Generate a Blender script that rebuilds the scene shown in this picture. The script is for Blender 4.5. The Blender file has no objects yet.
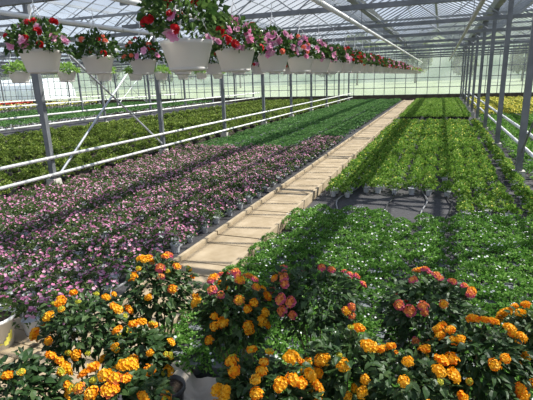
import bpy, math, random
import numpy as np
from mathutils import Vector, Matrix
random.seed(11)
C = bpy.context.scene
col = C.collection
H = 2.0
R = math.radians

# ------------------------------------------------------------------ materials
def newmat(name):
    m = bpy.data.materials.new(name); m.use_nodes = True
    nt = m.node_tree; nt.nodes.clear()
    out = nt.nodes.new('ShaderNodeOutputMaterial')
    return m, nt, out
def ramp(nt, cols, fac):
    r = nt.nodes.new('ShaderNodeValToRGB')
    e = r.color_ramp.elements
    while len(e) < len(cols): e.new(0.5)
    for i, c in enumerate(cols):
        e[i].position = i / max(1, len(cols) - 1); e[i].color = (*c, 1)
    nt.links.new(fac, r.inputs[0]); return r.outputs[0]
def leafmat(name, cols, trans=.38, rough=.55, spec=.25):
    """leaf / petal: colour differs from leaf to leaf, light comes through"""
    m, nt, out = newmat(name)
    g = nt.nodes.new('ShaderNodeNewGeometry')
    oi = nt.nodes.new('ShaderNodeObjectInfo')
    a = nt.nodes.new('ShaderNodeMath'); a.operation = 'MULTIPLY_ADD'
    a.inputs[1].default_value = .75
    b = nt.nodes.new('ShaderNodeMath'); b.operation = 'MULTIPLY'; b.inputs[1].default_value = .25
    nt.links.new(oi.outputs['Random'], b.inputs[0])
    nt.links.new(g.outputs['Random Per Island'], a.inputs[0]); nt.links.new(b.outputs[0], a.inputs[2])
    c = ramp(nt, cols, a.outputs[0])
    p = nt.nodes.new('ShaderNodeBsdfPrincipled')
    p.inputs['Roughness'].default_value = rough; p.inputs['Specular IOR Level'].default_value = spec
    nt.links.new(c, p.inputs['Base Color'])
    t = nt.nodes.new('ShaderNodeBsdfTranslucent'); nt.links.new(c, t.inputs[0])
    mx = nt.nodes.new('ShaderNodeMixShader'); mx.inputs[0].default_value = trans
    nt.links.new(p.outputs[0], mx.inputs[1]); nt.links.new(t.outputs[0], mx.inputs[2])
    nt.links.new(mx.outputs[0], out.inputs[0]); return m
def mat(name, c1, c2=None, scale=8, rough=.6, metal=0, spec=.4, bump=0, detail=4, coord='Object'):
    m, nt, out = newmat(name)
    p = nt.nodes.new('ShaderNodeBsdfPrincipled')
    p.inputs['Roughness'].default_value = rough; p.inputs['Metallic'].default_value = metal
    p.inputs['Specular IOR Level'].default_value = spec
    if c2 is None: p.inputs['Base Color'].default_value = (*c1, 1)
    else:
        tc = nt.nodes.new('ShaderNodeTexCoord'); n = nt.nodes.new('ShaderNodeTexNoise')
        n.inputs['Scale'].default_value = scale; n.inputs['Detail'].default_value = detail
        nt.links.new(tc.outputs[coord], n.inputs['Vector'])
        mr = nt.nodes.new('ShaderNodeMapRange'); mr.inputs[1].default_value = .3; mr.inputs[2].default_value = .7
        nt.links.new(n.outputs[0], mr.inputs[0])
        c = ramp(nt, [c1, c2], mr.outputs[0]); nt.links.new(c, p.inputs['Base Color'])
        if bump:
            b = nt.nodes.new('ShaderNodeBump'); b.inputs['Strength'].default_value = bump
            b.inputs['Distance'].default_value = .02
            nt.links.new(n.outputs[0], b.inputs['Height']); nt.links.new(b.outputs[0], p.inputs['Normal'])
    nt.links.new(p.outputs[0], out.inputs[0]); return m
def glassmat(name, white=.2, col_=(.9, .95, 1), gloss=.06, scale=1.5):
    """thin horticultural glass: mostly clear, partly whitened by shading paint and mixed-in sunlit haze"""
    m, nt, out = newmat(name)
    tr = nt.nodes.new('ShaderNodeBsdfTransparent'); tr.inputs[0].default_value = (.95, .98, 1, 1)
    di = nt.nodes.new('ShaderNodeBsdfDiffuse'); di.inputs[0].default_value = (*col_, 1)
    tl = nt.nodes.new('ShaderNodeBsdfTranslucent'); tl.inputs[0].default_value = (*col_, 1)
    hz = nt.nodes.new('ShaderNodeMixShader'); hz.inputs[0].default_value = .7
    nt.links.new(di.outputs[0], hz.inputs[1]); nt.links.new(tl.outputs[0], hz.inputs[2])
    tc = nt.nodes.new('ShaderNodeTexCoord'); n = nt.nodes.new('ShaderNodeTexNoise')
    n.inputs['Scale'].default_value = scale; n.inputs['Detail'].default_value = 3
    nt.links.new(tc.outputs['Object'], n.inputs['Vector'])
    mr = nt.nodes.new('ShaderNodeMapRange'); mr.inputs[1].default_value = .35; mr.inputs[2].default_value = .65
    mr.inputs[3].default_value = white * .6; mr.inputs[4].default_value = white * 1.4
    nt.links.new(n.outputs[0], mr.inputs[0])
    mx = nt.nodes.new('ShaderNodeMixShader'); nt.links.new(mr.outputs[0], mx.inputs[0])
    nt.links.new(tr.outputs[0], mx.inputs[1]); nt.links.new(hz.outputs[0], mx.inputs[2])
    gl = nt.nodes.new('ShaderNodeBsdfGlossy'); gl.inputs['Roughness'].default_value = .1
    m2 = nt.nodes.new('ShaderNodeMixShader'); m2.inputs[0].default_value = gloss
    nt.links.new(mx.outputs[0], m2.inputs[1]); nt.links.new(gl.outputs[0], m2.inputs[2])
    nt.links.new(m2.outputs[0], out.inputs[0]); return m

M = dict(
 steel=mat('galvanised_steel', (.20, .215, .235), (.34, .36, .38), 3, .45, .35),
 steel_dark=mat('weathered_steel', (.13, .14, .15), (.23, .24, .255), 3, .5, .35),
 alu=mat('aluminium', (.42, .44, .47), (.6, .62, .65), 4, .4, .5),
 white=mat('white_enamel', (.70, .70, .68), (.82, .82, .80), 5, .35, 0, .5),
 cream=mat('cream_enamel', (.50, .49, .44), (.62, .61, .56), 5, .4),
 bracket=mat('pipe_bracket', (.12, .12, .13), None, rough=.5, metal=.3),
 concrete=mat('concrete', (.38, .36, .32), (.56, .54, .48), 12, .9, bump=.3),
 mat_black=mat('woven_ground_cover', (.030, .029, .032), (.060, .057, .060), 30, .75, bump=.2),
 soil=mat('potting_soil', (.025, .017, .011), (.06, .042, .028), 60, .95, bump=.5),
 wood=mat('pale_weathered_wood', (.28, .21, .125), (.40, .315, .21), 5, .8, bump=.25),
 wood2=mat('kerb_wood', (.30, .235, .145), (.44, .35, .24), 6, .8, bump=.25),
 paper=mat('cream_plastic_sheet', (.36, .31, .25), (.46, .40, .33), 7, .6, bump=.2),
 hose=mat('black_hose', (.02, .02, .022), None, rough=.4),
 hosegrey=mat('grey_hose', (.22, .22, .23), None, rough=.4),
 greymat=mat('grey_sheet', (.035, .035, .04), (.10, .10, .105), 2, 1, spec=.0),
 dirt=mat('dirt', (.07, .055, .04), (.12, .10, .07), 3, .95, bump=.4),
 base=mat('mossy_kerb', (.05, .045, .03), (.12, .10, .07), 3, .9, bump=.3),
 pot_small=mat('light_grey_pot', (.42, .43, .45), (.58, .59, .60), 4, .45),
 pot_grey=mat('mid_grey_pot', (.13, .14, .15), (.22, .23, .24), 4, .45),
 pot_dark=mat('dark_pot', (.03, .03, .033), (.05, .05, .05), 4, .5),
 pot_terra=mat('brown_pot', (.28, .14, .08), (.36, .19, .11), 4, .7),
 yellow=mat('yellow_print', (.72, .66, .08), (.80, .74, .18), 14, .5),
 field=mat('grass_field', (.20, .25, .13), (.29, .32, .19), .05, 1, coord='Object'),
 hill=mat('wooded_hill', (.10, .15, .09), (.24, .28, .19), .12, 1),
 tunnel=mat('polytunnel_film', (.75, .77, .80), (.85, .87, .9), .5, .5),
 stem=mat('green_stem', (.10, .14, .04), (.16, .12, .06), 20, .7),
 wire=mat('white_wire', (.75, .75, .75), None, rough=.4),
 # foliage
 lf_pet=leafmat('petunia_leaves', [(.04, .08, .02), (.10, .17, .045), (.22, .27, .11)]),
 lf_bac=leafmat('bacopa_leaves', [(.035, .11, .015), (.13, .30, .045), (.34, .54, .14)]),
 lf_mar=leafmat('bright_bedding_leaves', [(.05, .13, .015), (.17, .33, .04), (.42, .55, .13)]),
 lf_dark=leafmat('deep_green_leaves', [(.035, .11, .03), (.11, .25, .065), (.26, .43, .15)]),
 lf_box=leafmat('olive_green_leaves', [(.035, .07, .010), (.16, .24, .035), (.42, .50, .12)]),
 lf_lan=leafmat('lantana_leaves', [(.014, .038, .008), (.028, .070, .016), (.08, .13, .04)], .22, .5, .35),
 lf_bask=leafmat('basket_leaves', [(.015, .045, .010), (.045, .10, .022), (.15, .24, .06)]),
 lf_fern=leafmat('light_green_leaves', [(.14, .28, .05), (.24, .40, .08), (.34, .50, .14)], .45),
 lf_tree=leafmat('tree_leaves', [(.08, .13, .05), (.16, .22, .09), (.26, .30, .15)]),
 fl_pink=leafmat('pink_petals', [(.48, .10, .26), (.66, .24, .42), (.72, .46, .56), (.55, .14, .34)], .3),
 fl_mauve=leafmat('mauve_petals', [(.28, .06, .16), (.46, .18, .32), (.66, .46, .50)], .3),
 fl_white=leafmat('white_petals', [(.75, .76, .74), (.9, .9, .88)], .3),
 fl_yellow=leafmat('yellow_petals', [(.75, .62, .04), (.85, .78, .15)], .3),
 fl_red=leafmat('red_petals', [(.42, .006, .010), (.60, .012, .02)], .3),
 fl_coral=leafmat('coral_petals', [(.75, .14, .07), (.85, .26, .16)], .3),
 fl_rosy=leafmat('rose_petals', [(.62, .12, .30), (.74, .30, .48), (.74, .50, .60)], .3),
 ln_orange=leafmat('lantana_orange', [(.76, .16, .002), (.84, .27, .004), (.86, .36, .008)], .25),
 ln_yellow=leafmat('lantana_yellow', [(.84, .34, .004), (.88, .44, .010), (.82, .50, .05)], .25),
 ln_pink=leafmat('lantana_pink', [(.55, .06, .14), (.66, .13, .24), (.70, .22, .28)], .25),
 ln_peach=leafmat('lantana_peach', [(.70, .15, .05), (.75, .26, .07), (.78, .36, .09)], .25),
 pot_hang=None,
)
def potmat():
    m, nt, out = newmat('white_plastic_pot')
    p = nt.nodes.new('ShaderNodeBsdfPrincipled'); p.inputs['Base Color'].default_value = (.84, .82, .79, 1)
    p.inputs['Roughness'].default_value = .32
    t = nt.nodes.new('ShaderNodeBsdfTranslucent'); t.inputs[0].default_value = (.84, .80, .74, 1)
    mx = nt.nodes.new('ShaderNodeMixShader'); mx.inputs[0].default_value = .42
    nt.links.new(p.outputs[0], mx.inputs[1]); nt.links.new(t.outputs[0], mx.inputs[2]); nt.links.new(mx.outputs[0], out.inputs[0]); return m
M['pot_hang'] = potmat()
M['glass_roof'] = glassmat('roof_glass', .14, (.88, .92, 1), .05, 1.2)
M['glass_wall'] = glassmat('wall_glass', .10, (.86, .92, .88), .04, .6)  # white share is sunlit haze put into the glass to wash out the view

# ------------------------------------------------------------------ mesh building
class MB:
    def __init__(s): s.v = []; s.f = []; s.m = []; s.cur = 0
    def add(s, vs, fs):
        b = len(s.v); s.v.extend([tuple(v) for v in vs])
        for f in fs: s.f.append(tuple(b + i for i in f)); s.m.append(s.cur)
    def box(s, x0, x1, y0, y1, z0, z1):
        s.add([(x0,y0,z0),(x1,y0,z0),(x1,y1,z0),(x0,y1,z0),(x0,y0,z1),(x1,y0,z1),(x1,y1,z1),(x0,y1,z1)],
              [(0,3,2,1),(4,5,6,7),(0,1,5,4),(1,2,6,5),(2,3,7,6),(3,0,4,7)])
    def bar(s, a, b, r, n=8, r2=None, caps=True):
        a = Vector(a); b = Vector(b); d = (b - a).normalized()
        u = d.cross(Vector((0,0,1)) if abs(d.z) < .9 else Vector((1,0,0))).normalized(); w = d.cross(u)
        r2 = r if r2 is None else r2; vs = []
        off = math.pi / n
        for p, rr in ((a, r), (b, r2)):
            for i in range(n):
                t = 2*math.pi*i/n + off; vs.append(p + (u*math.cos(t) + w*math.sin(t))*rr)
        fs = [(i, (i+1) % n, n+(i+1) % n, n+i) for i in range(n)]
        if caps: fs += [tuple(range(n))[::-1], tuple(range(n, 2*n))]
        s.add(vs, fs)
    def path(s, pts, r, n=6):
        for a, b in zip(pts[:-1], pts[1:]): s.bar(a, b, r, n)
    def lathe(s, prof, n=16, c=(0,0,0)):
        vs = []
        for r, z in prof:
            for i in range(n):
                t = 2*math.pi*i/n; vs.append((c[0]+r*math.cos(t), c[1]+r*math.sin(t), c[2]+z))
        fs = []
        for k in range(len(prof)-1):
            for i in range(n):
                j = (i+1) % n; fs.append((k*n+i, k*n+j, (k+1)*n+j, (k+1)*n+i))
        fs.append(tuple(range(n))[::-1]); fs.append(tuple(range((len(prof)-1)*n, len(prof)*n)))
        s.add(vs, fs)
    def leaf(s, p, d, up, L, W, droop=.25, seg=1):
        """pointed oval leaf with a folded midrib"""
        p = Vector(p); d = Vector(d).normalized(); sd = d.cross(Vector(up))
        if sd.length < 1e-3: sd = d.cross(Vector((1,0,0)))
        sd.normalize(); n = sd.cross(d)
        if seg == 1:
            m = p + d*L*.45 + n*L*.03; t = p + d*L - n*L*droop
            a = m + sd*W*.5 + n*W*.14; b = m - sd*W*.5 + n*W*.14
            s.add([p, a, t, b], [(0,1,2), (0,2,3)])
        else:
            c1 = p + d*L*.3 + n*L*.02; c2 = p + d*L*.68 - n*L*droop*.35; t = p + d*L - n*L*droop
            w1, w2 = W*.5, W*.36; e = n*W*.13
            s.add([p, c1, c2, t, c1+sd*w1+e, c2+sd*w2+e, c1-sd*w1+e, c2-sd*w2+e],
                  [(0,4,1), (1,4,5,2), (2,5,3), (0,1,6), (1,2,7,6), (2,3,7)])
    def bloom(s, p, nrm, r, k=5, cup=.25):
        """open flower with k petals"""
        p = Vector(p); nrm = Vector(nrm).normalized()
        u = nrm.cross(Vector((0,0,1)) if abs(nrm.z) < .9 else Vector((1,0,0))).normalized(); w = nrm.cross(u)
        a0 = random.random()*6.28; vs = [p - nrm*r*cup]; fs = []
        for i in range(k):
            for da, rr, h in ((-.5, .72, .0), (-.2, 1, .05), (.2, 1, .05)):
                t = a0 + 2*math.pi*(i+da)/k; vs.append(p + (u*math.cos(t) + w*math.sin(t))*r*rr + nrm*r*h)
        N = 3*k
        for i in range(N): fs.append((0, 1+i, 1+(i+1) % N))
        s.add(vs, fs)
    def blob(s, c, r, n=7, squash=1):
        c = Vector(c)
        vs = [c + Vector((0,0,r*squash))]; rings = 3
        for k in range(1, rings+1):
            t = math.pi*k/(rings+1)
            for i in range(n):
                a = 2*math.pi*i/n + k*.4
                vs.append(c + Vector((math.sin(t)*math.cos(a)*r, math.sin(t)*math.sin(a)*r, math.cos(t)*r*squash)))
        vs.append(c - Vector((0,0,r*squash))); fs = [(0, 1+i, 1+(i+1) % n) for i in range(n)]
        for k in range(rings-1):
            for i in range(n):
                j = (i+1) % n; fs.append((1+k*n+i, 1+(k+1)*n+i, 1+(k+1)*n+j, 1+k*n+j))
        L = len(vs)-1; b = 1+(rings-1)*n
        fs += [(L, b+(i+1) % n, b+i) for i in range(n)]
        s.add(vs, fs)
    def mesh(s, name, mats, smooth=False):
        me = bpy.data.meshes.new(name)
        me.from_pydata([tuple(v) for v in s.v], [], s.f)
        for m in (mats if isinstance(mats, (list, tuple)) else [mats]): me.materials.append(m)
        if s.m and max(s.m) > 0: me.polygons.foreach_set('material_index', s.m)
        if smooth: me.polygons.foreach_set('use_smooth', [True]*len(s.f))
        me.update(); return me
    def obj(s, name, mats, parent=None, smooth=False, loc=None):
        return link(name, s.mesh(name, mats, smooth), parent, loc)
def link(name, me, parent=None, loc=None):
    o = bpy.data.objects.new(name, me); col.objects.link(o)
    if parent is not None: o.parent = parent
    if loc is not None: o.location = loc
    return o
def tag(o, label=None, cat=None, group=None, kind=None):
    if label: o['label'] = label
    if cat: o['category'] = cat
    if group: o['group'] = group
    if kind: o['kind'] = kind
    return o
def thing(name, label, cat, loc=(0,0,0), rz=0, group=None):
    o = bpy.data.objects.new(name, None); col.objects.link(o)
    o.empty_display_size = .1; o.location = loc; o.rotation_euler = (0, 0, rz)
    return tag(o, label, cat, group)
def ordinal(i): return ['first','second','third','fourth','fifth','sixth','seventh','eighth','ninth','tenth','eleventh','twelfth','thirteenth','fourteenth','fifteenth','sixteenth'][i]
def rdir(zmin=-1):
    while True:
        v = Vector((random.uniform(-1,1), random.uniform(-1,1), random.uniform(-1,1)))
        if .05 < v.length < 1:
            v.normalize()
            if v.z >= zmin: return v

# ------------------------------------------------------------------ camera
F = 447.956
right = Vector((.9351407, .35289483, -.03125875)); up = Vector((-.06345158, .25363815, .96521582)); fw = Vector((-.34854809, .90062918, -.2595791))
cam = bpy.data.cameras.new('camera'); co = bpy.data.objects.new('camera', cam); col.objects.link(co)
mw = Matrix((( right.x, up.x, -fw.x, 0), (right.y, up.y, -fw.y, 0), (right.z, up.z, -fw.z, H), (0,0,0,1)))
co.matrix_world = mw; cam.sensor_width = 36; cam.lens = F/533*36; cam.clip_end = 1000
C.camera = co
def proj(x, y, z):
    P = Vector((x, y, z-H)); d = P.dot(fw)
    if d < .2: return None
    return 266.5+F*P.dot(right)/d, 200-F*P.dot(up)/d, d
def inview(x, y, z, m=15):
    q = proj(x, y, z); return q is not None and -m < q[0] < 533+m and -m < q[1] < 400+m

# ------------------------------------------------------------------ light
w = bpy.data.worlds.new('world'); C.world = w; w.use_nodes = True
nt = w.node_tree; nt.nodes.clear()
wo = nt.nodes.new('ShaderNodeOutputWorld'); bg = nt.nodes.new('ShaderNodeBackground')
tc = nt.nodes.new('ShaderNodeTexCoord'); sp = nt.nodes.new('ShaderNodeSeparateXYZ')
nt.links.new(tc.outputs['Generated'], sp.inputs[0])
cs = ramp(nt, [(.80, .88, .98), (.52, .66, .92), (.30, .46, .82)], sp.outputs[2])
nz = nt.nodes.new('ShaderNodeTexNoise'); nz.inputs['Scale'].default_value = 3; nz.inputs['Detail'].default_value = 6
nt.links.new(tc.outputs['Generated'], nz.inputs['Vector'])
mr = nt.nodes.new('ShaderNodeMapRange'); mr.inputs[1].default_value = .50; mr.inputs[2].default_value = .68; mr.inputs[4].default_value = .7
nt.links.new(nz.outputs[0], mr.inputs[0])
mixc = nt.nodes.new('ShaderNodeMix'); mixc.data_type = 'RGBA'; mixc.inputs[7].default_value = (.95, .96, .98, 1)
nt.links.new(mr.outputs[0], mixc.inputs[0]); nt.links.new(cs, mixc.inputs[6]); nt.links.new(mixc.outputs[2], bg.inputs[0])
bg.inputs[1].default_value = .72; nt.links.new(bg.outputs[0], wo.inputs[0])
sun = bpy.data.lights.new('sun', 'SUN'); sun.energy = 9.5; sun.angle = R(.6); sun.color = (1, .95, .86)
so = bpy.data.objects.new('sun', sun); col.objects.link(so)
so.rotation_euler = Vector((.70, .56, 1)).to_track_quat('Z', 'Y').to_euler(); so.location = (5, 5, 12)
C.view_settings.view_transform = 'Standard'; C.view_settings.look = 'None'; C.view_settings.exposure = .14
C.cycles.transparent_max_bounces = 24; C.cycles.max_bounces = 6; C.cycles.diffuse_bounces = 3

# ------------------------------------------------------------------ setting
YB = 39.7; XL = -58.0; XR = 9.9; EV = 3.3
m = MB(); m.box(XL, XR, -3, YB, -.1, 0); tag(m.obj('floor', M['dirt']), 'dark ground of the greenhouse under the beds', kind='structure')
m = MB(); m.box(-130, 110, YB+.3, 200, -.12, -.02); tag(m.obj('field', M['field']), 'pale green field beyond the end glass', kind='structure')
m = MB()   # wooded hill far behind
nx, ny = 120, 10; vs = []; fs = []
for j in range(ny+1):
    for i in range(nx+1):
        x = -240 + 420*i/nx; t = j/ny
        z = 26*math.sin(t*math.pi/2) * (.62 + .2*math.sin(x*.021+1) + .10*math.sin(x*.06)) + (random.uniform(-.8,.8) if j else 0)
        vs.append((x, 150 + 60*t, z))
for j in range(ny):
    for i in range(nx):
        a = j*(nx+1)+i; fs.append((a, a+1, a+nx+2, a+nx+1))
m.add(vs, fs); tag(m.obj('hillside', M['hill'], smooth=True), 'hazy wooded hillside far behind the greenhouse', kind='structure')
# ground cover sheets
def sheet(name, label, x0, x1, y0, y1, mm, z=.006):
    m = MB(); nx = 12; ny = max(4, int((y1-y0)*3)); vs = []; fs = []
    for j in range(ny+1):
        for i in range(nx+1): vs.append((x0+(x1-x0)*i/nx, y0+(y1-y0)*j/ny, z+random.uniform(0,.006)))
    for j in range(ny):
        for i in range(nx): a = j*(nx+1)+i; fs.append((a, a+1, a+nx+2, a+nx+1))
    m.add(vs, fs); return tag(m.obj(name, mm, smooth=True), label, 'ground cover')
sheet('ground_cover_sheet', 'black woven ground cover bare between the two beds right of the boardwalk', -1.88, 1.72, -1, 38.5, M['mat_black'])
sheet('ground_cover_sheet', 'black ground cover under the petunia bed left of the boardwalk', -6.95, -2.68, 2.52, 38.5, M['mat_black'])
sheet('ground_cover_sheet', 'grey ground sheet between the white pipes and the far left green beds', -19.6, -16.2, 5, 38.5, M['greymat'], .01)
# end wall: frame, glass, kerb
m = MB()
x = XL
while x <= XR+.01:
    m.box(x-.025, x+.025, YB-.03, YB+.03, .3, EV+.9); x += .85
for z in (.42, 1.0, 1.75, 2.5, EV, EV+.9): m.box(XL, XR, YB-.03, YB+.03, z-.025, z+.025)
tag(m.obj('wall_back', M['steel']), 'metal glazing bars of the end wall', kind='structure')
m = MB(); m.box(XL, XR, YB+.035, YB+.04, .4, EV+.9); tag(m.obj('window_1', M['glass_wall']), 'hazy glass of the end wall', kind='structure')
m = MB(); m.box(XL, XR, YB-.12, YB+.12, 0, .42); tag(m.obj('baseboard_back', M['base']), 'dark kerb wall under the end glass', kind='structure')
def sidewall(x, nm, wn):
    m = MB(); y = -3
    while y <= YB: m.box(x-.03, x+.03, y-.025, y+.025, .3, EV+.7); y += .9
    for z in (.42, 1.2, 2.2, EV, EV+.7): m.box(x-.03, x+.03, -3, YB, z-.025, z+.025)
    tag(m.obj('wall_'+nm, M['steel']), None, kind='structure')
    m = MB(); m.box(x+.035, x+.04, -3, YB, .4, EV+.7); tag(m.obj(wn, M['glass_wall']), None, kind='structure')
    m = MB(); m.box(x-.12, x+.12, -3, YB, 0, .42); tag(m.obj('baseboard_'+nm, M['base']), None, kind='structure')
sidewall(XR, 'right', 'window_2'); sidewall(XL, 'left', 'window_3')

# roofs: venlo spans
ZG = 4.0; ZR = 4.95
gx = [XR, 5.6, 1.43, -2.3, -7.05, -11.3, -15.5, -19.7, -24.0, -28.2, -32.5, -36.7, -41.0, -45.2, -49.5, XL]
gl = MB(); bars = MB(); gut = MB(); rid = MB()
for a, b in zip(gx[:-1], gx[1:]):
    mid = (a+b)/2
    for e in (a, b):
        gl.add([(e,-3,ZG),(e,YB,ZG),(mid,YB,ZR),(mid,-3,ZR)], [(0,1,2,3)])
        y = -2.9; st = .62 if a < 6 and b > -8 else (.75 if a < 6 and b > -12 else 1.5)
        while y < YB:
            bars.bar((e,y,ZG-.02), (mid,y,ZR-.02), .023 if b > -3 else .017, 4, caps=False); y += st
        # transverse purlin between ridge and gutter
        q = (e+mid)/2
        bars.bar((q,-3,(ZG+ZR)/2-.04), (q,YB,(ZG+ZR)/2-.04), .014, 4, caps=False)
    rid.box(mid-.05, mid+.05, -3, YB, ZR-.05, ZR+.03)
tag(gl.obj('ceiling', M['glass_roof']), 'glass roof panes', kind='structure')
tag(bars.obj('trim_1', M['steel']), 'roof glazing bars', kind='structure')
for x in gx:
    gut.add([(x-.16,-3,ZG+.02),(x-.09,-3,ZG-.12),(x+.09,-3,ZG-.12),(x+.16,-3,ZG+.02),(x-.16,YB,ZG+.02),(x-.09,YB,ZG-.12),(x+.09,YB,ZG-.12),(x+.16,YB,ZG+.02)],
            [(0,1,5,4),(1,2,6,5),(2,3,7,6)])
tag(gut.obj('trim_2', M['steel']), 'roof gutters', kind='structure')
tag(rid.obj('trim_3', M['steel']), 'roof ridges', kind='structure')

# ------------------------------------------------------------------ posts
def post_mesh(h):
    m = MB(); m.box(-.055, .055, -.04, .04, .22, h); m.box(-.075, .075, -.055, .055, .22, .235)
    return m.mesh('shaft', M['steel_dark'])
def foot_mesh():
    m = MB()
    m.add([(-.12,-.11,0),(.12,-.11,0),(.12,.11,0),(-.12,.11,0),(-.10,-.09,.24),(.10,-.09,.24),(.10,.09,.24),(-.10,.09,.24)],
          [(0,3,2,1),(4,5,6,7),(0,1,5,4),(1,2,6,5),(2,3,7,6),(3,0,4,7)])
    return m.mesh('footing', M['concrete'])
def plate_mesh():
    m = MB(); m.box(-.10,.10,-.06,.06,ZG-.16,ZG-.115); m.box(-.09,.09,-.005,.005,ZG-.36,ZG-.16); return m.mesh('head_plate', M['steel_dark'])
SH = post_mesh(ZG-.15); FT = foot_mesh(); PL = plate_mesh()
def post(x, y, label, group=None):
    t = thing('steel_post', label, 'post', (x, y, 0), 0, group)
    link('shaft', SH, t); link('footing', FT, t); link('head_plate', PL, t)
leftY = [6.6 + 3.88*k for k in range(-1, 9)]
rightY = [9.2 + 3.62*k for k in range(-2, 9)]
n = 0
for y in leftY:
    if y < 5: post(-7.05, y, 'grey steel post left of the petunia bed, just out of frame'); continue
    post(-7.05, y, 'grey steel post on pale concrete footing, %s in the row left of the petunias' % ordinal(n)); n += 1
n = 0
for y in rightY:
    if y < 8: post(1.43, y, 'grey steel post near the camera on the right, out of frame' if y < 4 else 'grey steel post beside the camera on the right, out of frame'); continue
    post(1.43, y, 'grey steel post, %s from the camera in the row right of the green beds' % ordinal(n)); n += 1
for k, x in enumerate((-15.5, -24.0, -32.5, -41.0, -49.5)):
    for j, y in enumerate(leftY):
        if not any(inview(x, y, z) for z in (0, 2.5)): continue
        post(x, y, 'thin-looking grey steel post in the %s row of posts beyond the left row' % ordinal(k), 'posts of the %s far left row' % ordinal(k))

# ------------------------------------------------------------------ roof trusses
def truss(x0, x1, y, label, group=None):
    t = thing('roof_truss', label, 'truss', (0, y, 0), 0, group)
    z0, z1 = EV-.03, EV+.47
    m = MB(); m.box(x0+.06, x1-.06, -.045, .045, z0-.045, z0+.045); m.obj('lower_chord', M['steel_dark'], t)
    m = MB(); m.box(x0+.06, x1-.06, -.03, .03, z1-.03, z1+.03); m.obj('upper_chord', M['steel'], t)
    m = MB(); n = 12; L = (x1-x0-.2)/n
    for i in range(n):
        a = x0+.1+i*L; zA, zB = (z0, z1) if i % 2 == 0 else (z1, z0)
        m.bar((a,0,zA), (a+L,0,zB), .016, 5, caps=False)
    for q in (.5,): m.bar((x0+(x1-x0)*q,0,z1), (x0+(x1-x0)*q,0,ZG-.1), .03, 5)
    m.obj('web', M['steel'], t); return t
for i, y in enumerate(rightY):
    if y < 4: continue
    truss(-7.05, 1.43, y, 'grey lattice roof truss over the boardwalk bay, %s from the camera' % ordinal(i-1))
for i, y in enumerate(rightY):
    if y > 8: truss(1.43, 9.9, y, 'grey lattice roof truss right of the right-hand post row', 'roof trusses of the right bay')
bx = [-7.05, -15.5, -24.0, -32.5, -41.0, -49.5]
for k, (a, b) in enumerate(zip(bx[:-1], bx[1:])):
    for y in leftY:
        if y < 5 or not any(inview(q, y, 3.3, 80) for q in (a, (a+b)/2, b)): continue
        truss(b, a, y, 'grey lattice roof truss in the %s bay beyond the left post row' % ordinal(k), 'roof trusses of the %s left bay' % ordinal(k))

# ------------------------------------------------------------------ pipes
def pipe(name, label, x, z, y0, y1, r, mm, cat='pipe', br=None, dx=0):
    t = thing(name, label, cat, (x, 0, 0))
    m = MB(); m.bar((0,y0,z), (0,y1,z), r, 12); o = m.obj('pipe', mm, t, smooth=True)
    mb = MB(); y = y0+1
    while y < y1: mb.bar((0,y-.02,z), (0,y+.02,z), r*1.18, 10); y += 1.95
    mb.obj('coupling', M['bracket'] if r < .028 else M['cream'], t)
    for y in (br or []):
        m = MB(); m.box(min(0,dx), max(0,dx), y-.015, y+.015, z-.012, z+.012) if dx else m.bar((0,y,z), (0,y,EV), .006, 5)
        m.obj('bracket', M['bracket'], t)
    return t
ly = [y for y in leftY]; ry = [y for y in rightY if y > 3]
pipe('heating_pipe', 'white heating pipe, upper of the pair on the left post row', -6.95, .67, 1.5, 38.9, .031, M['white'], br=ly, dx=-.06)
pipe('heating_pipe', 'white heating pipe, lower of the pair on the left post row', -6.95, .34, 1.5, 38.9, .031, M['white'], br=ly, dx=-.06)
pipe('heating_pipe', 'white heating pipe, upper of the pair behind the right post row', 1.54, .90, 4, 38.9, .031, M['white'], br=ry, dx=-.07)
pipe('heating_pipe', 'white heating pipe, lower of the pair behind the right post row', 1.54, .60, 4, 38.9, .031, M['white'], br=ry, dx=-.07)
pipe('heating_pipe', 'white heating pipe, upper of the pair on the second post row at far left', -15.4, .86, 8, 38.9, .04, M['white'], br=ly, dx=-.06)
pipe('heating_pipe', 'white heating pipe, lower of the pair on the second post row at far left', -15.4, .47, 8, 38.9, .04, M['white'], br=ly, dx=-.06)
pipe('heating_pipe', 'white heating pipe on the third post row in the far left distance', -24.0, .9, 14, 38.9, .05, M['white'], br=ly, dx=-.06)
pipe('heating_pipe', 'white heating pipe on the fourth post row in the far left distance', -32.4, .9, 14, 38.9, .05, M['white'], br=ly, dx=-.06)
RA, RB, RC = -1.60, -3.35, -6.3
pipe('overhead_pipe', 'white overhead pipe above the basket row nearest the boardwalk', -1.5, 2.92, 1.0, 38.9, .034, M['white'], br=ry)
pipe('overhead_pipe', 'white overhead pipe above the second row of hanging baskets', RB, 2.90, 1.0, 38.9, .034, M['white'], br=ry)
pipe('overhead_pipe', 'white overhead pipe above the third basket row at left', -6.0, 3.05, 1.0, 38.9, .034, M['white'], br=ry)
pipe('overhead_pipe', 'cream overhead pipe above the green beds, without baskets', .45, 2.93, 1.0, 38.9, .034, M['cream'], br=ry)

# bracing
def brace(x, a, b, c, d, label, r=.022, mm='alu'):
    t = thing('cross_brace', label, 'brace', (x, 0, 0))
    for p, q in ((a, b), (c, d)):
        m = MB(); m.bar((0,p[0],p[1]), (0,q[0],q[1]), r, 8); m.obj('brace_rod', M[mm], t)
brace(-7.0, (6.68, .28), (10.35, 3.15), (6.68, 3.15), (10.35, .42), 'pale crossed steel rods between the two nearest posts of the left row', .024)
brace(-24.0, (leftY[7], .4), (leftY[8], 3), (leftY[7], 3), (leftY[8], .4), 'crossed steel rods between posts of the third row near the end wall')
brace(1.43, (6, 3.1), (9.1, .6), (6, .6), (9.1, 3.1), 'crossed steel rods between the nearest posts of the right row', .018, 'steel_dark')

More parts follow.
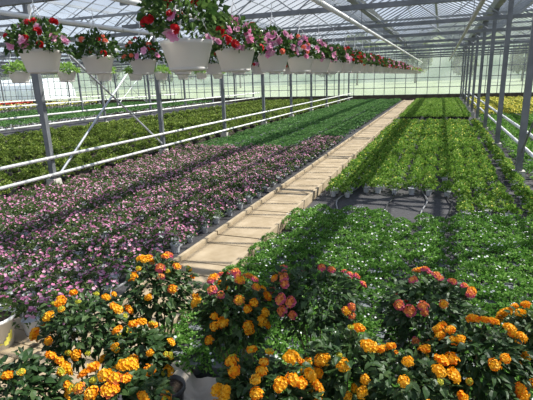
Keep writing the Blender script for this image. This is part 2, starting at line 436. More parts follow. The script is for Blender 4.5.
# ------------------------------------------------------------------ boardwalk
WX0, WX1, WZ = -2.60, -1.93, .085
def board_section(y0, L, i):
    t = thing('boardwalk_section', 'pale wooden boardwalk section, %s from the camera, with raised side rails' % (ordinal(i) if i < 8 else 'one of the far ones'), 'boardwalk', ((WX0+WX1)/2, y0, 0), 0, 'boardwalk sections' if i < 8 else 'far boardwalk sections')
    if i < 8: del t['group']
    hw = (WX1-WX0)/2; m = MB(); n = max(3, round(L/.29)); st = L/n
    for k in range(n):
        dz = random.uniform(-.004, .004)
        m.box(-hw+.02, hw-.02, k*st+.006, (k+1)*st-.001, WZ-.025+dz, WZ+dz)
    m.obj('deck', M['wood'], t)
    for q in (-hw+.1, hw-.16): m = MB(); m.box(q, q+.06, .02, L-.02, 0, WZ-.026); m.obj('bearer', M['wood2'], t)
    for s in (-1, 1):
        m = MB(); a = random.uniform(-.005, .005)
        m.add([(s*hw-.022+a, .01, 0), (s*hw+.022+a, .01, 0), (s*hw+.022-a, L-.01, 0), (s*hw-.022-a, L-.01, 0),
               (s*hw-.022+a, .01, .135), (s*hw+.022+a, .01, .135), (s*hw+.022-a, L-.01, .135), (s*hw-.022-a, L-.01, .135)],
              [(0,3,2,1),(4,5,6,7),(0,1,5,4),(1,2,6,5),(2,3,7,6),(3,0,4,7)])
        m.obj('side_rail', M['wood2'], t)
yy = 2.52
for i in range(19):
    L = 1.16 if i < 6 else 2.3
    if yy + L > 38.8: break
    board_section(yy, L, i); yy += L + .02
# cross platform at the front left
def cross_section(x0, L, lab):
    t = thing('boardwalk_section', lab, 'boardwalk', (x0, 1.40, 0))
    m = MB(); n = 7; st = 1.08/n
    for k in range(n): m.box(.01, L-.01, k*st+.004, (k+1)*st-.004, WZ-.025, WZ)
    m.obj('deck', M['wood'], t)
    for k in (.1, L-.16): m = MB(); m.box(k, k+.06, .02, 1.06, 0, WZ-.026); m.obj('bearer', M['wood2'], t)
cross_section(-4.1, 1.3, 'pale wooden platform section at the lower left under the orange lantanas')
cross_section(-2.78, .78, 'pale wooden platform section joining the boardwalk behind the lantanas')

# crumpled cream sheet in front
m = MB(); nx = ny = 10; vs = []; fs = []
for j in range(ny+1):
    for i in range(nx+1):
        vs.append((-.30+.60*i/nx+.02*math.sin(j), -.15+.30*j/ny+.03*math.sin(i*.9), .03+.035*math.sin(i*1.1+j*.7)+.015*math.sin(j*2.1)))
for j in range(ny):
    for i in range(nx): a = j*(nx+1)+i; fs.append((a, a+1, a+nx+2, a+nx+1))
m.add(vs, fs); o = m.obj('plastic_sheet', M['paper'], smooth=True, loc=(-1.40, 2.12, .045)); o.rotation_euler = (0,0,-.25)
tag(o, 'crumpled cream plastic sheet on the ground between the orange lantanas', 'plastic sheet')

# drip hoses over the bare strip
for i, (x, dx) in enumerate(((-1.30, -.16), (-.72, .08), (-.17, .05), (.20, .04))):
    m = MB(); pts = []
    for k in range(15):
        t = k/14; pts.append((x+dx*math.sin(t*3.0)+.03*math.sin(t*9+i), 6.1+2.0*t, .02+.02*math.sin(t*math.pi)))
    m.path(pts, .0115, 6)
    tag(m.obj('drip_hose', M['hosegrey' if i in (0, 2) else 'hose']), '%s watering hose crossing the bare black ground cover, %s from the boardwalk' % ('grey' if i in (0, 2) else 'black', ordinal(i)), 'hose')
m = MB(); pts = [(-2.95+.03*math.sin(k*.8), 2.9+.5*k, .02) for k in range(24)]; m.path(pts, .012, 6)
tag(m.obj('drip_hose', M['hosegrey']), 'grey hose lying along the left side of the boardwalk', 'hose')

# ------------------------------------------------------------------ bedding plants
def pot_mb(r, h, mm, soil=True):
    m = MB(); m.lathe([(r*.74, 0), (r*.95, h*.84), (r*1.05, h*.85), (r*1.05, h), (r*.94, h), (r*.92, h*.88)], 12)
    return m
def cushion(n, Rr, h, z0, L, W, lift=.5, seg=1, fill=.55):
    m = MB()
    for _ in range(n):
        a = random.random()*6.283; rr = Rr*math.sqrt(random.random())
        zt = h*(1-(rr/Rr)**2*.75); z = z0 + zt*(1 - (1-fill)*random.random()**2)
        p = Vector((rr*math.cos(a), rr*math.sin(a), z)); out = Vector((math.cos(a), math.sin(a), 0))
        d = out*random.uniform(.2, 1) + rdir()*.6 + Vector((0,0,lift*random.random()))
        l = L*random.uniform(.7, 1.25); m.leaf(p - d.normalized()*l*.4, d, rdir(.2), l, W*random.uniform(.8, 1.2), random.uniform(0,.35), seg)
    return m
def blooms(n, Rr, h, z0, r, mats_n=1, lo=.0, kpet=5):
    m = MB()
    for _ in range(n):
        a = random.random()*6.283; rr = Rr*math.sqrt(random.random())
        z = z0 + h*(1-(rr/Rr)**2*.75) + random.uniform(-.01, .02)
        nrm = Vector((math.cos(a)*rr/Rr*.8, math.sin(a)*rr/Rr*.8, 1)) + rdir()*.45
        m.cur = random.randrange(mats_n); m.bloom((rr*math.cos(a), rr*math.sin(a), z), nrm, r*random.uniform(.75, 1.2), kpet)
    m.cur = 0; return m
def kind_variants(nv, potr, poth, pm, leaf, lm, fl, fm):
    """nv looks of one kind; each is (pot mesh, foliage mesh, blossoms mesh or None)"""
    P = pot_mb(potr, poth, pm); PM = P.mesh('pot', M[pm]); out = []
    for _ in range(nv):
        f = cushion(**leaf); b = blooms(**fl) if fl else None
        fmat = [M[q] for q in fm] if fm else None
        out.append(dict(pot=PM, foliage=f.mesh('foliage', M[lm]), blossoms=b.mesh('blossoms', fmat) if b else None, src=(P, f, b), mats=(M[pm], M[lm], fmat)))
    return out
def merged(name, variants, spots, label, cat, thin=1.0):
    """the uncountable remainder of a bed as one object"""
    V = []; Fc = []; I = []; base = 0
    mats = [variants[0]['mats'][0], variants[0]['mats'][1]] + (variants[0]['mats'][2] or [])
    cache = []
    for v in variants:
        c = []
        for k, s in enumerate(v['src']):
            if s is None: continue
            vv = np.array(s.v, dtype=np.float32); c.append((vv, s.f, [x + (2 if k == 2 else k) for x in s.m]))
        cache.append(c)
    for (x, y, z, rz, sc) in spots:
        for vv, f, mi in random.choice(cache):
            c, s = math.cos(rz)*sc, math.sin(rz)*sc
            q = np.empty_like(vv); q[:,0] = vv[:,0]*c - vv[:,1]*s + x; q[:,1] = vv[:,0]*s + vv[:,1]*c + y; q[:,2] = vv[:,2]*sc + z
            V.append(q); Fc.append((f, base)); I.extend(mi); base += len(vv)
    if not V: return
    A = np.concatenate(V)
    tot = []; start = []; idx = []; p = 0
    for f, b in Fc:
        for t in f:
            start.append(p); tot.append(len(t)); p += len(t); idx.extend([b+i for i in t])
    me = bpy.data.meshes.new(name); me.vertices.add(len(A)); me.vertices.foreach_set('co', A.ravel())
    me.loops.add(len(idx)); me.loops.foreach_set('vertex_index', idx)
    me.polygons.add(len(tot)); me.polygons.foreach_set('loop_start', start); me.polygons.foreach_set('loop_total', tot)
    for mm in mats: me.materials.append(mm)
    me.polygons.foreach_set('material_index', I); me.update(calc_edges=True)
    tag(link(name, me), label, cat, kind='stuff')
def bed(spots, variants, name, cat, group, labelfn, restlabel, maxn=300, far=None):
    sp = []
    for s in spots:
        q = proj(s[0], s[1], s[2]+.12)
        vis = q is not None and -12 < q[0] < 545 and -12 < q[1] < 415
        sp.append((q[2] if vis else 999, s))
    vis = sorted([a for a in sp if a[0] < 999], key=lambda a: a[0]); hid = [a[1] for a in sp if a[0] == 999]
    protos = []
    for v in variants: protos.append(v)
    for d, (x, y, z, rz, sc) in vis[:maxn]:
        v = random.choice(variants)
        lab = labelfn(x, y)
        t = thing(name, lab, cat, (x, y, z), rz, group + (', edge row' if 'edge' in lab or 'alongside' in lab else '')); t.scale = (sc,)*3
        link('pot', v['pot'], t); link('foliage', v['foliage'], t)
        if v['blossoms'] is not None: link('blossoms', v['blossoms'], t)
    rest = [a[1] for a in vis[maxn:]] + [h for h in hid if -2 < h[1] < 39]
    if rest: merged(name, (far or variants), rest, restlabel, cat)
def grid(x0, x1, y0, y1, dx, dy, jit=.02, cond=None, sc=(.82, 1.16), z=0.012):
    out = []; j = 0; y = y0
    while y <= y1:
        x = x0 + (dx*.5 if j % 2 else 0)
        while x <= x1:
            if cond is None or cond(x, y):
                out.append((x+random.uniform(-jit,jit), y+random.uniform(-jit,jit), z, random.random()*6.28, random.uniform(*sc)))
            x += dx
        y += dy; j += 1
    return out
# petunias
pet = []
for nb, rb_, nl in ((9, .015, 130), (16, .016, 115), (22, .017, 105), (12, .018, 120), (5, .014, 140), (26, .014, 100)):
    pet += kind_variants(1, .052, .095, 'pot_small', dict(n=nl, Rr=.118, h=.12, z0=.08, L=.038, W=.018, lift=.9), 'lf_pet',
                    dict(n=nb, Rr=.12, h=.135, z0=.09, r=rb_, mats_n=3), ['fl_pink', 'fl_mauve', 'fl_pink'])
def petlim(x): return 11.6 + (2.6 if x > -3.7 else max(0, (x+6.5)*.1))
bed(grid(-6.90, -2.84, 2.58, 15, .205, .195, .02, lambda x, y: y < petlim(x)), pet, 'potted_petunia', 'potted plant', 'pink petunias in the bed left of the boardwalk',
    lambda x, y: 'potted pink petunia at the edge of its bed alongside the boardwalk' if x > -3.02 else 'potted pink petunia inside the bed between boardwalk and left posts',
    'pink and mauve petunias massed in the farther part of the left bed')
# dark green plants beyond the petunias
drk = kind_variants(3, .055, .10, 'pot_small', dict(n=75, Rr=.14, h=.10, z0=.085, L=.055, W=.026, lift=.6), 'lf_dark', None, None)
drk_far = kind_variants(3, .055, .10, 'pot_small', dict(n=42, Rr=.16, h=.10, z0=.085, L=.075, W=.036, lift=.6), 'lf_dark', None, None)
def darkcond(x, y): return y > petlim(x)+.15 and (math.sin((x+6.9)*2*math.pi/.95) < .86)
bed(grid(-6.75, -2.86, 11.5, 38.3, .22, .21, .02, darkcond), drk, 'potted_leafy_plant', 'potted plant', 'deep green plants beyond the petunias',
    lambda x, y: 'deep green leafy potted plant in the bed beyond the pink petunias', 'deep green potted plants massed toward the end wall, left of the boardwalk', far=drk_far)
# white-flowered bed, front right
bac = kind_variants(5, .055, .10, 'pot_grey', dict(n=215, Rr=.142, h=.12, z0=.08, L=.034, W=.019, lift=1.1), 'lf_bac',
                    dict(n=4, Rr=.13, h=.12, z0=.10, r=.0095, mats_n=1), ['fl_white'])
def bacc(x, y):
    if min(abs(x+.17), abs(x-.23)) < .055: return False
    if x < -1.0: return y < 6.25 and y > (2.38 if x < -1.0 else 2.2) and not (x < -1.5 and (4.9 < y < 5.25 or y > 6))
    return y < (6.42 if x > .35 else 6.15 + .12*math.sin(x*5))
bed(grid(-1.80, 1.36, 2.2, 6.45, .20, .185, .02, bacc), bac, 'potted_bacopa', 'potted plant', 'white-flowered green plants in the front right bed',
    lambda x, y: 'bright green potted plant at the edge of the front right bed, in a grey pot' if (x < -1.56 or y > 5.95) else 'bright green potted plant dotted with tiny white flowers in the front right bed',
    'white-flowered green plants filling the rest of the front right bed')
# bright green bed in five strips
mar = kind_variants(5, .055, .10, 'pot_small', dict(n=95, Rr=.128, h=.15, z0=.08, L=.058, W=.028, lift=1.2), 'lf_mar',
                    dict(n=3, Rr=.12, h=.13, z0=.10, r=.013, mats_n=1), ['fl_yellow'])
mar_far = kind_variants(3, .055, .10, 'pot_small', dict(n=50, Rr=.155, h=.12, z0=.09, L=.075, W=.038, lift=.8), 'lf_mar',
                    dict(n=2, Rr=.13, h=.13, z0=.10, r=.015, mats_n=1), ['fl_yellow'])
gaps = (-.76, -.22, .31, .82)
def marc(x, y):
    if y < (7.3 if x < -1.2 else 7.75) and x < .42: return False
    if y < 6.5: return False
    if 20.7 < y < 21.9: return False
    if y < 7.2 and x > .4: return True
    return all(abs(x-g) > .075 for g in gaps)
strips = [(-1.64, -.92), (-.64, -.34), (-.10, .19), (.44, .70), (.96, 1.33)]
sp = []
for j in range(200):
    y = 6.60 + j*.205
    if y > 20.1: break
    for a, b in strips:
        k = 4 if b-a > .4 else 2
        for i in range(k):
            x = a + (b-a)*i/(k-1)
            if marc(x, y) and random.random() > .09:
                sp.append((x+random.uniform(-.03,.03), y+random.uniform(-.03,.03), .012, random.random()*6.28, random.uniform(.85, 1.15)))
bed(sp, mar, 'potted_bedding_plant', 'potted plant', 'bright green plants in the strips behind the bare ground cover',
    lambda x, y: 'yellow-green potted plant at the front edge of the middle bed by bare black cover' if (y < 8.0 and x < .4) else 'bright yellow-green potted plant in the strips of the middle bed',
    'yellow-green potted plants massed in the far strips of the middle bed', far=mar_far)
# far bed beyond the row of dark pots
fb = kind_variants(3, .06, .12, 'pot_dark', dict(n=60, Rr=.15, h=.10, z0=.10, L=.07, W=.034, lift=.9), 'lf_mar', None, None)
sp = [s for s in grid(-1.65, 1.25, 22.0, 38.2, .23, .23, .02) if all(abs(s[0]-g) > .05 for g in gaps)]
bed(sp, fb, 'potted_young_plant', 'potted plant', 'green plants in black pots in the far right bed',
    lambda x, y: 'green plant in a black pot at the front edge of the far right bed' if y < 22.1 else 'green plant in a black pot in the far right bed by the end wall',
    'green plants massed at the end of the far right bed', 200)
# bed right of the right post row
rb = kind_variants(3, .06, .11, 'pot_small', dict(n=60, Rr=.16, h=.13, z0=.09, L=.07, W=.035, lift=.8), 'lf_bac', None, None)
rby = kind_variants(3, .06, .11, 'pot_small', dict(n=60, Rr=.16, h=.13, z0=.09, L=.07, W=.035, lift=.8), 'lf_box', dict(n=14, Rr=.15, h=.14, z0=.10, r=.03, mats_n=1), ['fl_yellow'])
sp = grid(1.76, 6.6, 8.0, 22.5, .27, .27, .03, lambda x, y: inview(x, y, .1, 10) and (x*3.7) % 3 > .35)
bed(sp, rb, 'potted_green_plant', 'potted plant', 'green plants beyond the right post row',
    lambda x, y: 'green potted plant on the ground right of the right post row', 'green plants in the bed right of the posts', 300)
sp = grid(1.9, 7.5, 23.3, 38.0, .33, .35, .03, lambda x, y: inview(x, y, .1, 10))
bed(sp, rby, 'potted_marigold', 'potted plant', 'yellow-flowered plants beyond the right post row',
    lambda x, y: 'yellow-flowered potted plant far back on the right behind the posts', 'yellow-flowered plants far back on the right', 150)
# olive green bed left of the left post row
box = kind_variants(5, .08, .12, 'pot_dark', dict(n=130, Rr=.185, h=.24, z0=.10, L=.07, W=.040, lift=.7), 'lf_box', None, None)
box_far = kind_variants(3, .08, .12, 'pot_dark', dict(n=60, Rr=.19, h=.18, z0=.10, L=.09, W=.055, lift=.7), 'lf_box', None, None)
def boxc(x, y): return inview(x, y, .2, 25) and ((x+7.1) % 1.72) > .44
sp = grid(-15.1, -7.2, 4.0, 38.2, .43, .40, .035, boxc, (.9, 1.15))
bed(sp, box, 'potted_shrub', 'potted shrub', 'olive green shrubs left of the left post row',
    lambda x, y: 'bushy olive green potted shrub at the edge of its bed behind the left post row' if x > -7.5 else 'bushy olive green potted shrub in the wide bed behind the left post row',
    'olive green shrubs massed in the far part of the left bed', far=box_far)
# far left beds
sp = grid(-29.5, -20.0, 12, 38.2, .5, .5, .05, lambda x, y: inview(x, y, .2, 15), (1.4, 1.8))
bed(sp, drk_far, 'potted_foliage_plant', 'potted plant', 'green plants beyond the second post row', lambda x, y: 'green potted plant in the distant bed left of the second post row', 'green plants in the distant left bed', 150, far=drk_far)
yl = kind_variants(2, .06, .10, 'pot_small', dict(n=40, Rr=.16, h=.12, z0=.09, L=.07, W=.035, lift=.8), 'lf_box', dict(n=22, Rr=.16, h=.15, z0=.10, r=.03, mats_n=2), ['fl_yellow', 'fl_white'])
rd = kind_variants(2, .06, .10, 'pot_small', dict(n=25, Rr=.16, h=.10, z0=.09, L=.07, W=.035, lift=.8), 'lf_dark', dict(n=34, Rr=.16, h=.15, z0=.12, r=.032, mats_n=2), ['fl_red', 'fl_coral'])
sp = grid(-37, -33.5, 14, 38.2, .62, .62, .05, lambda x, y: inview(x, y, .2, 15), (1.7, 2.1))
bed(sp, yl, 'potted_pansy', 'potted plant', 'yellow-flowered plants at far left', lambda x, y: 'yellow-flowered potted plant in the distant strip at far left', 'yellow flowers in the distance at left', 120)
sp = grid(-46, -41.5, 14, 38.2, .66, .66, .05, lambda x, y: inview(x, y, .2, 15), (1.8, 2.2))
bed(sp, rd, 'potted_begonia', 'potted plant', 'red-flowered plants at far left', lambda x, y: 'red-flowered potted plant in the distant strip by the end wall at far left', 'red flowers in the distance at left', 150)

# ------------------------------------------------------------------ hanging baskets
bw = .165
def basket_pot():
    m = MB(); m.lathe([(bw*.70, .03), (bw*.73, .035), (bw*.96, .172), (bw*1.00, .176), (bw*1.02, .20), (bw*.96, .20), (bw*.93, .185)], 28)
    return m.mesh('pot', M['pot_hang'], True)
def saucer():
    m = MB(); m.lathe([(bw*.55, .018), (bw*.68, .019), (bw*.755, .038), (bw*.74, .038), (bw*.69, .03)], 24); return m.mesh('saucer', M['pot_hang'], True)
def hanger(hh):
    m = MB()
    for k in range(3):
        a = 2*math.pi*k/3+.3; m.bar((bw*math.cos(a), bw*math.sin(a), .195), (0,0,hh-.10), .0035, 5)
    m.bar((0,0,hh-.10), (0,0,hh+.02), .004, 5); return m.mesh('hanger', M['wire'])
def basket_foliage(lm, n=620, big=1.0, L=.045):
    m = MB()
    for _ in range(n):
        d = rdir(-.2); rr = random.uniform(.5, 1)
        p = Vector((d.x*.235*rr*big, d.y*.235*rr*big, .225+max(-.04, d.z*.21*rr*big)))
        q = d + rdir()*.7; l = L*random.uniform(.7, 1.3)
        m.leaf(p, q, rdir(0), l, l*.75, random.uniform(.05, .4))
    return m.mesh('foliage', M[lm])
def truss_bloom(fm, r=.034):   # geranium head / petunia bloom cluster
    m = MB()
    for _ in range(11):
        d = rdir(-.2); m.bloom(d*r*.7, d, r*.5, 5)
    return m.mesh('flower', M[fm])
def single_bloom(fm, r=.032):
    m = MB()
    for _ in range(3):
        d = rdir(.1); m.bloom(Vector((random.uniform(-.02,.02), random.uniform(-.02,.02), random.uniform(-.01,.01))), d, r, 5)
    return m.mesh('flower', M[fm])
BP = basket_pot(); BS = saucer()
BF = [basket_foliage('lf_bask') for _ in range(4)]; BFf = [basket_foliage('lf_fern', 260, .8, .055) for _ in range(2)]
FLR = dict(red=[truss_bloom('fl_red') for _ in range(3)], rosy=[single_bloom('fl_rosy') for _ in range(3)], coral=[truss_bloom('fl_coral', .03) for _ in range(2)],
           pink=[single_bloom('fl_pink', .026) for _ in range(2)], white=[single_bloom('fl_white', .02) for _ in range(2)])
HG = hanger(.66); HGb = hanger(.65); HGc = hanger(.85)
def flowers_on(t, mix, n, big=1.0, side=None, bias=.62):
    """mix: dict colour -> weight"""
    ks = list(mix); ws = [mix[k] for k in ks]
    for _ in range(n):
        k = random.choices(ks, ws)[0]
        d = rdir(-.12)
        if random.random() < bias and d.y > 0: d.y = -d.y
        if random.random() < .3 and d.x < 0: d.x = -d.x
        rr = random.uniform(.92, 1.12)*big
        f = link('flower', random.choice(FLR[k]), t, (d.x*.235*rr, d.y*.235*rr, .21+max(-.05, d.z*.22*rr)))
        f.rotation_euler = Vector((d.x, d.y, d.z+.4)).to_track_quat('Z', 'Y').to_euler(); s = random.uniform(.8, 1.25); f.scale = (s, s, s)
rowA = [2.62, 3.53, 4.44, 5.4] + [6.3 + .93*k for k in range(34)]
mixes = [dict(red=2.4, rosy=1, white=.3), dict(rosy=3, red=1.6, pink=1), dict(rosy=2.6, pink=1.4, coral=.7), dict(rosy=2, white=.7, coral=.7)]
descA = ['red blooms and dark leaves', 'pink petunias and red blooms', 'rose pink petunias', 'pink and coral flowers']
for i, y in enumerate(rowA):
    if y > 37.5: break
    near = i < 14
    mix = mixes[i] if i < 4 else random.choice([dict(rosy=2, pink=2, coral=.6), dict(red=2, rosy=1, pink=1), dict(white=1, pink=2, coral=1)])
    if 7 <= i <= 12 and i not in (8,): mix = dict(red=3, rosy=1, pink=1)
    lab = ('white hanging basket with %s, %s in the row nearest the boardwalk' % (descA[i] if i < 4 else 'mixed red and pink flowers', ordinal(i))) if near else 'small distant white hanging basket in the row nearest the boardwalk'
    t = thing('hanging_basket', lab, 'hanging basket', (RA-.0+(0.08 if i == 0 else 0), y, 2.05), 0, None if near else 'far baskets of the row nearest the boardwalk')
    link('pot', BP, t); link('saucer', BS, t); link('hanger', HG, t)
    f = link('foliage', BF[i % 4] if i < 22 else BFf[i % 2], t); f.rotation_euler = (0,0,random.random()*6.28)
    if i == 0: f.scale = (1.12, 1.12, 1.35)
    flowers_on(t, mix, ([15, 24, 24, 24][i] if i < 4 else 20) if i < 22 else 4, 1.1 if i == 0 else 1)
descB = ['red and pink blooms', 'small coral and white flowers', 'dark leaves and coral flowers']
mixB = [dict(red=2, rosy=1.2, pink=.8), dict(coral=1, white=1, red=.6), dict(coral=1.4, red=1, rosy=.6)]
for i in range(14):
    y = 2.97+.98*i if i < 3 else 5.2+1.0*(i-3)+.75
    t = thing('hanging_basket', ('white hanging basket with %s, %s from left in the second row' % (descB[i], ordinal(i))) if i < 3 else 'white hanging basket of the second row, half hidden behind the nearer row',
              'hanging basket', ([-3.10, -3.36, -3.5][i] if i < 3 else -3.55, y, 2.09), 0, None if i < 3 else 'half hidden baskets of the second row')
    link('pot', BP, t); link('saucer', BS, t); link('hanger', HGb, t)
    f = link('foliage', BF[(i+1) % 4], t); f.rotation_euler = (0,0,random.random()*6.28)
    flowers_on(t, mixB[i % 3], [20, 12, 14][i] if i < 3 else 10)
for i in range(8):
    y = 5.55+1.0*i
    t = thing('hanging_basket', ('white hanging basket with trailing bright green foliage, %s from the left in the third row' % ordinal(i)) if i < 4 else 'white hanging basket with bright green foliage in the third row, behind nearer baskets', 'hanging basket', (RC, y, 2.05), 0, None if i < 4 else 'half hidden baskets of the third row')
    link('pot', BP, t); link('saucer', BS, t); link('hanger', HGc, t)
    f = link('foliage', BFf[i % 2], t); f.rotation_euler = (0,0,random.random()*6.28); f.scale = (1.15, 1.15, .9)

# ------------------------------------------------------------------ lantanas in the foreground
def lan_head(inner, outer, r=.024):
    m = MB(); N = 30
    for k in range(N):
        t = (k+.5)/N; ph = math.acos(1-1.25*t); a = k*2.39996
        d = Vector((math.sin(ph)*math.cos(a), math.sin(ph)*math.sin(a), math.cos(ph)))
        m.cur = 0 if t < .42 else 1
        q = random.uniform(.78, 1.12); p = Vector((d.x*r*q, d.y*r*q, d.z*r*.68*q)); m.bloom(p, d+rdir()*.35, r*.31, 4, .5)
    m.cur = 0
    m.blob((0,0,-.002), r*.72, 8, .62)
    m.cur = 2; m.bar((0,0,-.05), (0,0,-.004), .0018, 4)
    return m.mesh('flower_head', [M[inner], M[outer], M['stem']])
M['ln_bud'] = leafmat('lantana_bud', [(.40, .42, .03), (.62, .55, .05), (.30, .38, .05)], .25)
HEADS = dict(b=[lan_head('ln_bud', 'ln_yellow', .016), lan_head('ln_bud', 'ln_bud', .014)], o=[lan_head('ln_yellow', 'ln_orange') for _ in range(3)], y=[lan_head('ln_yellow', 'ln_yellow') for _ in range(2)],
             p=[lan_head('ln_peach', 'ln_pink') for _ in range(3)], q=[lan_head('ln_yellow', 'ln_peach') for _ in range(2)])
def lan_foliage(rx, ry, rz, n):
    m = MB()
    for _ in range(n):
        d = rdir(-.8); rr = random.uniform(.35, 1)**.6
        lump = 1 + .14*math.sin(d.x*7+d.y*5) + .08*math.sin(d.z*11)
        p = Vector((d.x*rx*rr*lump, d.y*ry*rr*lump, d.z*rz*rr*lump))
        q = Vector((d.x, d.y, d.z*.4-.05)) + rdir()*.55; l = random.uniform(.030, .056)
        m.leaf(p - q.normalized()*l*.3, q, Vector((0,0,1)) + rdir()*.5, l, l*.62, random.uniform(.1, .4), 2)
    return m
LPOT = MB(); LPOT.lathe([(.078, 0), (.10, .17), (.11, .172), (.11, .20), (.10, .20), (.096, .175)], 20); LPM = LPOT.mesh('pot', M['pot_dark'], True); 
lp2 = LPOT.mesh('pot', M['pot_terra'], True); LS = MB(); LS.lathe([(.001,.165), (.097, .172), (.097,.176), (.001, .178)], 16); LSM = LS.mesh('soil', M['soil'])
# crown centre x,y,z ; radii ; head mix ; count ; label
LAN = [
 ((-1.66, 1.60, .78), (.22, .20, .16), 'oooy', 22, 'lantana bush with many yellow-orange flower heads, upper left of the front plants'),
 ((-1.46, 1.98, .84), (.20, .19, .18), 'qooyp', 19, 'lantana bush with yellow and orange heads and a few pink ones, beside the boardwalk end'),
 ((-.96, 1.92, .80), (.19, .17, .20), 'oqopq', 27, 'narrow lantana bush, pink heads on top and orange lower down, before the boardwalk'),
 ((-.55, 2.10, .86), (.25, .20, .18), 'ppq', 16, 'dark leafy lantana bush with scattered pink and peach heads, near picture centre'),
 ((-1.66, 1.18, .70), (.22, .17, .15), 'ooo', 20, 'orange lantana bush filling the lower left corner'),
 ((-1.30, 1.56, .70), (.16, .15, .15), 'ooy', 14, 'small orange lantana bush between the upper left bush and the cream sheet'),
 ((-1.14, 1.20, .74), (.19, .16, .15), 'ooq', 20, 'orange lantana bush at the bottom edge, left of the cream sheet'),
 ((-.58, 1.42, .78), (.20, .17, .14), 'oooy', 30, 'lantana bush crowded with bright orange heads at the bottom centre'),
 ((-.31, 1.70, .76), (.17, .17, .16), 'ooy', 13, 'sparse lantana bush with orange heads right of the bottom centre bush'),
 ((0.0, 2.14, .85), (.23, .19, .19), 'ppqp', 18, 'lantana bush with pink and peach heads, right of the dark leafy central bush'),
 ((-.05, 1.62, .76), (.19, .17, .16), 'yoo', 18, 'yellow-orange lantana bush at bottom right, between pink and deep orange neighbours'),
 ((.22, 1.86, .80), (.21, .17, .16), 'oooo', 22, 'lantana bush with large deep orange heads near the right edge'),
 ((.52, 2.12, .80), (.19, .18, .17), 'ooy', 14, 'orange lantana bush cut by the right edge of the picture'),
 ((.33, 1.52, .62), (.19, .17, .15), 'oo', 9, 'dark leafy lantana bush in the bottom right corner'),
]
camv = Vector((0,0,H))
for i, (c, r, mix, n, lab) in enumerate(LAN):
    cx, cy, cz = c; base = WZ if (cx < -1.5 and cy > 1.75) else 0.0
    t = thing('lantana_bush', lab, 'lantana', (cx, cy, base), random.random()*.5, 'flowering lantanas in the foreground')
    del t['group']
    link('pot', LPM if i % 3 else lp2, t); link('soil', LSM, t)
    s = MB(); zc = cz-base
    for k in range(6):
        a = k*1.05+.3; d = Vector((math.cos(a)*r[0]*.6, math.sin(a)*r[1]*.6, zc+random.uniform(-.02,.05)))
        mid = Vector((d.x*.35, d.y*.35, .17+(zc-.17)*.5)); s.bar((0,0,.165), mid, .007, 6, .005); s.bar(mid, d, .005, 6, .003)
    s.obj('stem', M['stem'], t)
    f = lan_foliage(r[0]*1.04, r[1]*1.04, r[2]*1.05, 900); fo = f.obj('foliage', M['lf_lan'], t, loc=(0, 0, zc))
    view = (Vector((0, 0, H)) - Vector(c)).normalized()
    placed = []; tries = 0
    while len(placed) < int(n*1.35) and tries < 4000:
        tries += 1; d = rdir(-.35)
        if d.dot(view) < (-.05 if random.random() < .8 else -.9): continue
        if any((d-e).length < .22 for e in placed): continue
        placed.append(d)
        if random.random() < .55: placed.append((d + rdir()*.24).normalized())
    rot = Matrix.Rotation(-t.rotation_euler.z, 3, 'Z')
    for d in placed:
        if i == 2: k = random.choice('pq') if d.z > .55 else 'o'
        elif i == 1: k = random.choice('pq') if (d.z > .3 and d.x > .1) else random.choice('oy')
        else: k = random.choice(mix)
        if i in (0, 1, 4, 5, 6, 7, 8, 10, 11, 12) and random.random() < .22: k = 'b'
        elif k == 'o' and random.random() < .3: k = 'y'
        e = rot @ d; lump = 1.08
        h = link('flower_head', random.choice(HEADS[k]), t, (e.x*r[0]*lump, e.y*r[1]*lump, zc + e.z*r[2]*lump + .015))
        h.rotation_euler = Vector((e.x, e.y, abs(e.z)+.55)).to_track_quat('Z', 'Y').to_euler(); q = random.uniform(.75, 1.2); h.scale = (q, q*random.uniform(.85,1.1), q*random.uniform(.8, 1.2))

# pot with a yellow print at the lower left
t = thing('potted_petunia', 'white pot with a yellow print holding a leafy plant, cut by the left edge', 'potted plant', (-3.06, 2.10, WZ))
m = MB(); m.lathe([(.10, 0), (.135, .22), (.145, .222), (.145, .25), (.135, .25), (.13, .22)], 24); m.obj('pot', M['white'], t, True)
m = MB()
for k in range(14):
    a0 = -1.9+k*.16; z0, z1 = .03+.035*math.sin(k*.6)**2, .10+.05*math.sin(k*.5+.8)
    rr = lambda z: .101+.035*z/.22+.0015
    m.add([(rr(z0)*math.cos(a0), rr(z0)*math.sin(a0), z0), (rr(z0)*math.cos(a0+.16), rr(z0)*math.sin(a0+.16), z0), (rr(z1)*math.cos(a0+.16), rr(z1)*math.sin(a0+.16), z1), (rr(z1)*math.cos(a0), rr(z1)*math.sin(a0), z1)], [(0,1,2,3)])
m.obj('printed_band', M['yellow'], t)
m = MB(); m.lathe([(.001,.215), (.13,.222), (.13,.226), (.001,.23)], 16); m.obj('soil', M['soil'], t)
cushion(150, .16, .16, .24, .05, .028, .8).obj('foliage', M['lf_pet'], t)
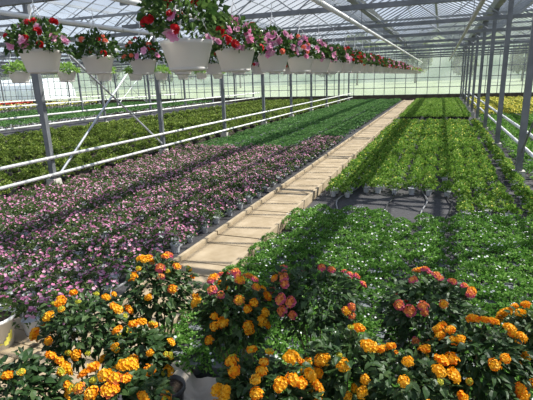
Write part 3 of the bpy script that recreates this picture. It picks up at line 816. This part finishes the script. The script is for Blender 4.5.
blooms(12, .15, .18, .26, .018, 2).obj('blossoms', [M['fl_pink'], M['fl_red']], t)
# a few grey pots beside it
for i, (x, y) in enumerate(((-3.42, 2.28), (-2.95, 2.32), (-2.55, 2.30))):
    v = pet[i]; t = thing('potted_petunia', 'pink petunia in a larger grey pot standing on the front platform, %s from the left' % ordinal(i), 'potted plant', (x, y, WZ)); t.scale = (1.35,)*3
    link('pot', v['pot'], t); link('foliage', v['foliage'], t); link('blossoms', v['blossoms'], t)

# ------------------------------------------------------------------ outside
def tunnel(x, y, L, lab):
    t = thing('polytunnel', lab, 'polytunnel', (x, y, -.02), 0)
    m = MB(); n = 10; vs = []
    for s in (0, L):
        for k in range(n+1): a = math.pi*k/n; vs.append((s, 4*math.cos(a), 3.4*math.sin(a)**.7))
    m.add(vs, [(k, k+1, n+2+k, n+1+k) for k in range(n)] + [tuple(range(n+1)), tuple(range(n+1, 2*n+2))[::-1]]); m.obj('film', M['tunnel'], t)
    m = MB()
    for q in range(0, int(L)+1, 3):
        pts = [(q, 4.03*math.cos(math.pi*k/n), 3.43*math.sin(math.pi*k/n)**.7) for k in range(n+1)]; m.path(pts, .05, 4)
    m.obj('hoop', M['steel'], t)
tunnel(-104, 62, 26, 'white polytunnel outside the end wall, leftmost'); tunnel(-76, 62, 14, 'shorter white polytunnel outside the end wall at left')
def tree(x, y, h, lab):
    t = thing('leafy_tree', lab, 'tree', (x, y, -.02), 0, 'trees behind the greenhouse')
    m = MB(); m.bar((0,0,0), (0,0,h*.45), .25, 8, .15); m.obj('trunk', M['stem'], t)
    m = MB()
    for _ in range(500):
        d = rdir(-.8); rr = random.uniform(.6, 1); p = Vector((d.x*h*.34*rr, d.y*h*.34*rr, h*.6+d.z*h*.38*rr)); m.leaf(p, d+rdir()*.7, rdir(0), 1.1, .9, .2)
    m.obj('crown', M['lf_tree'], t)
for i in range(20): tree(-150+i*11+random.uniform(-1,1), random.choice((112, 124))+random.uniform(-2,2), random.uniform(7, 12), 'hazy green tree in the line beyond the field behind the end wall')
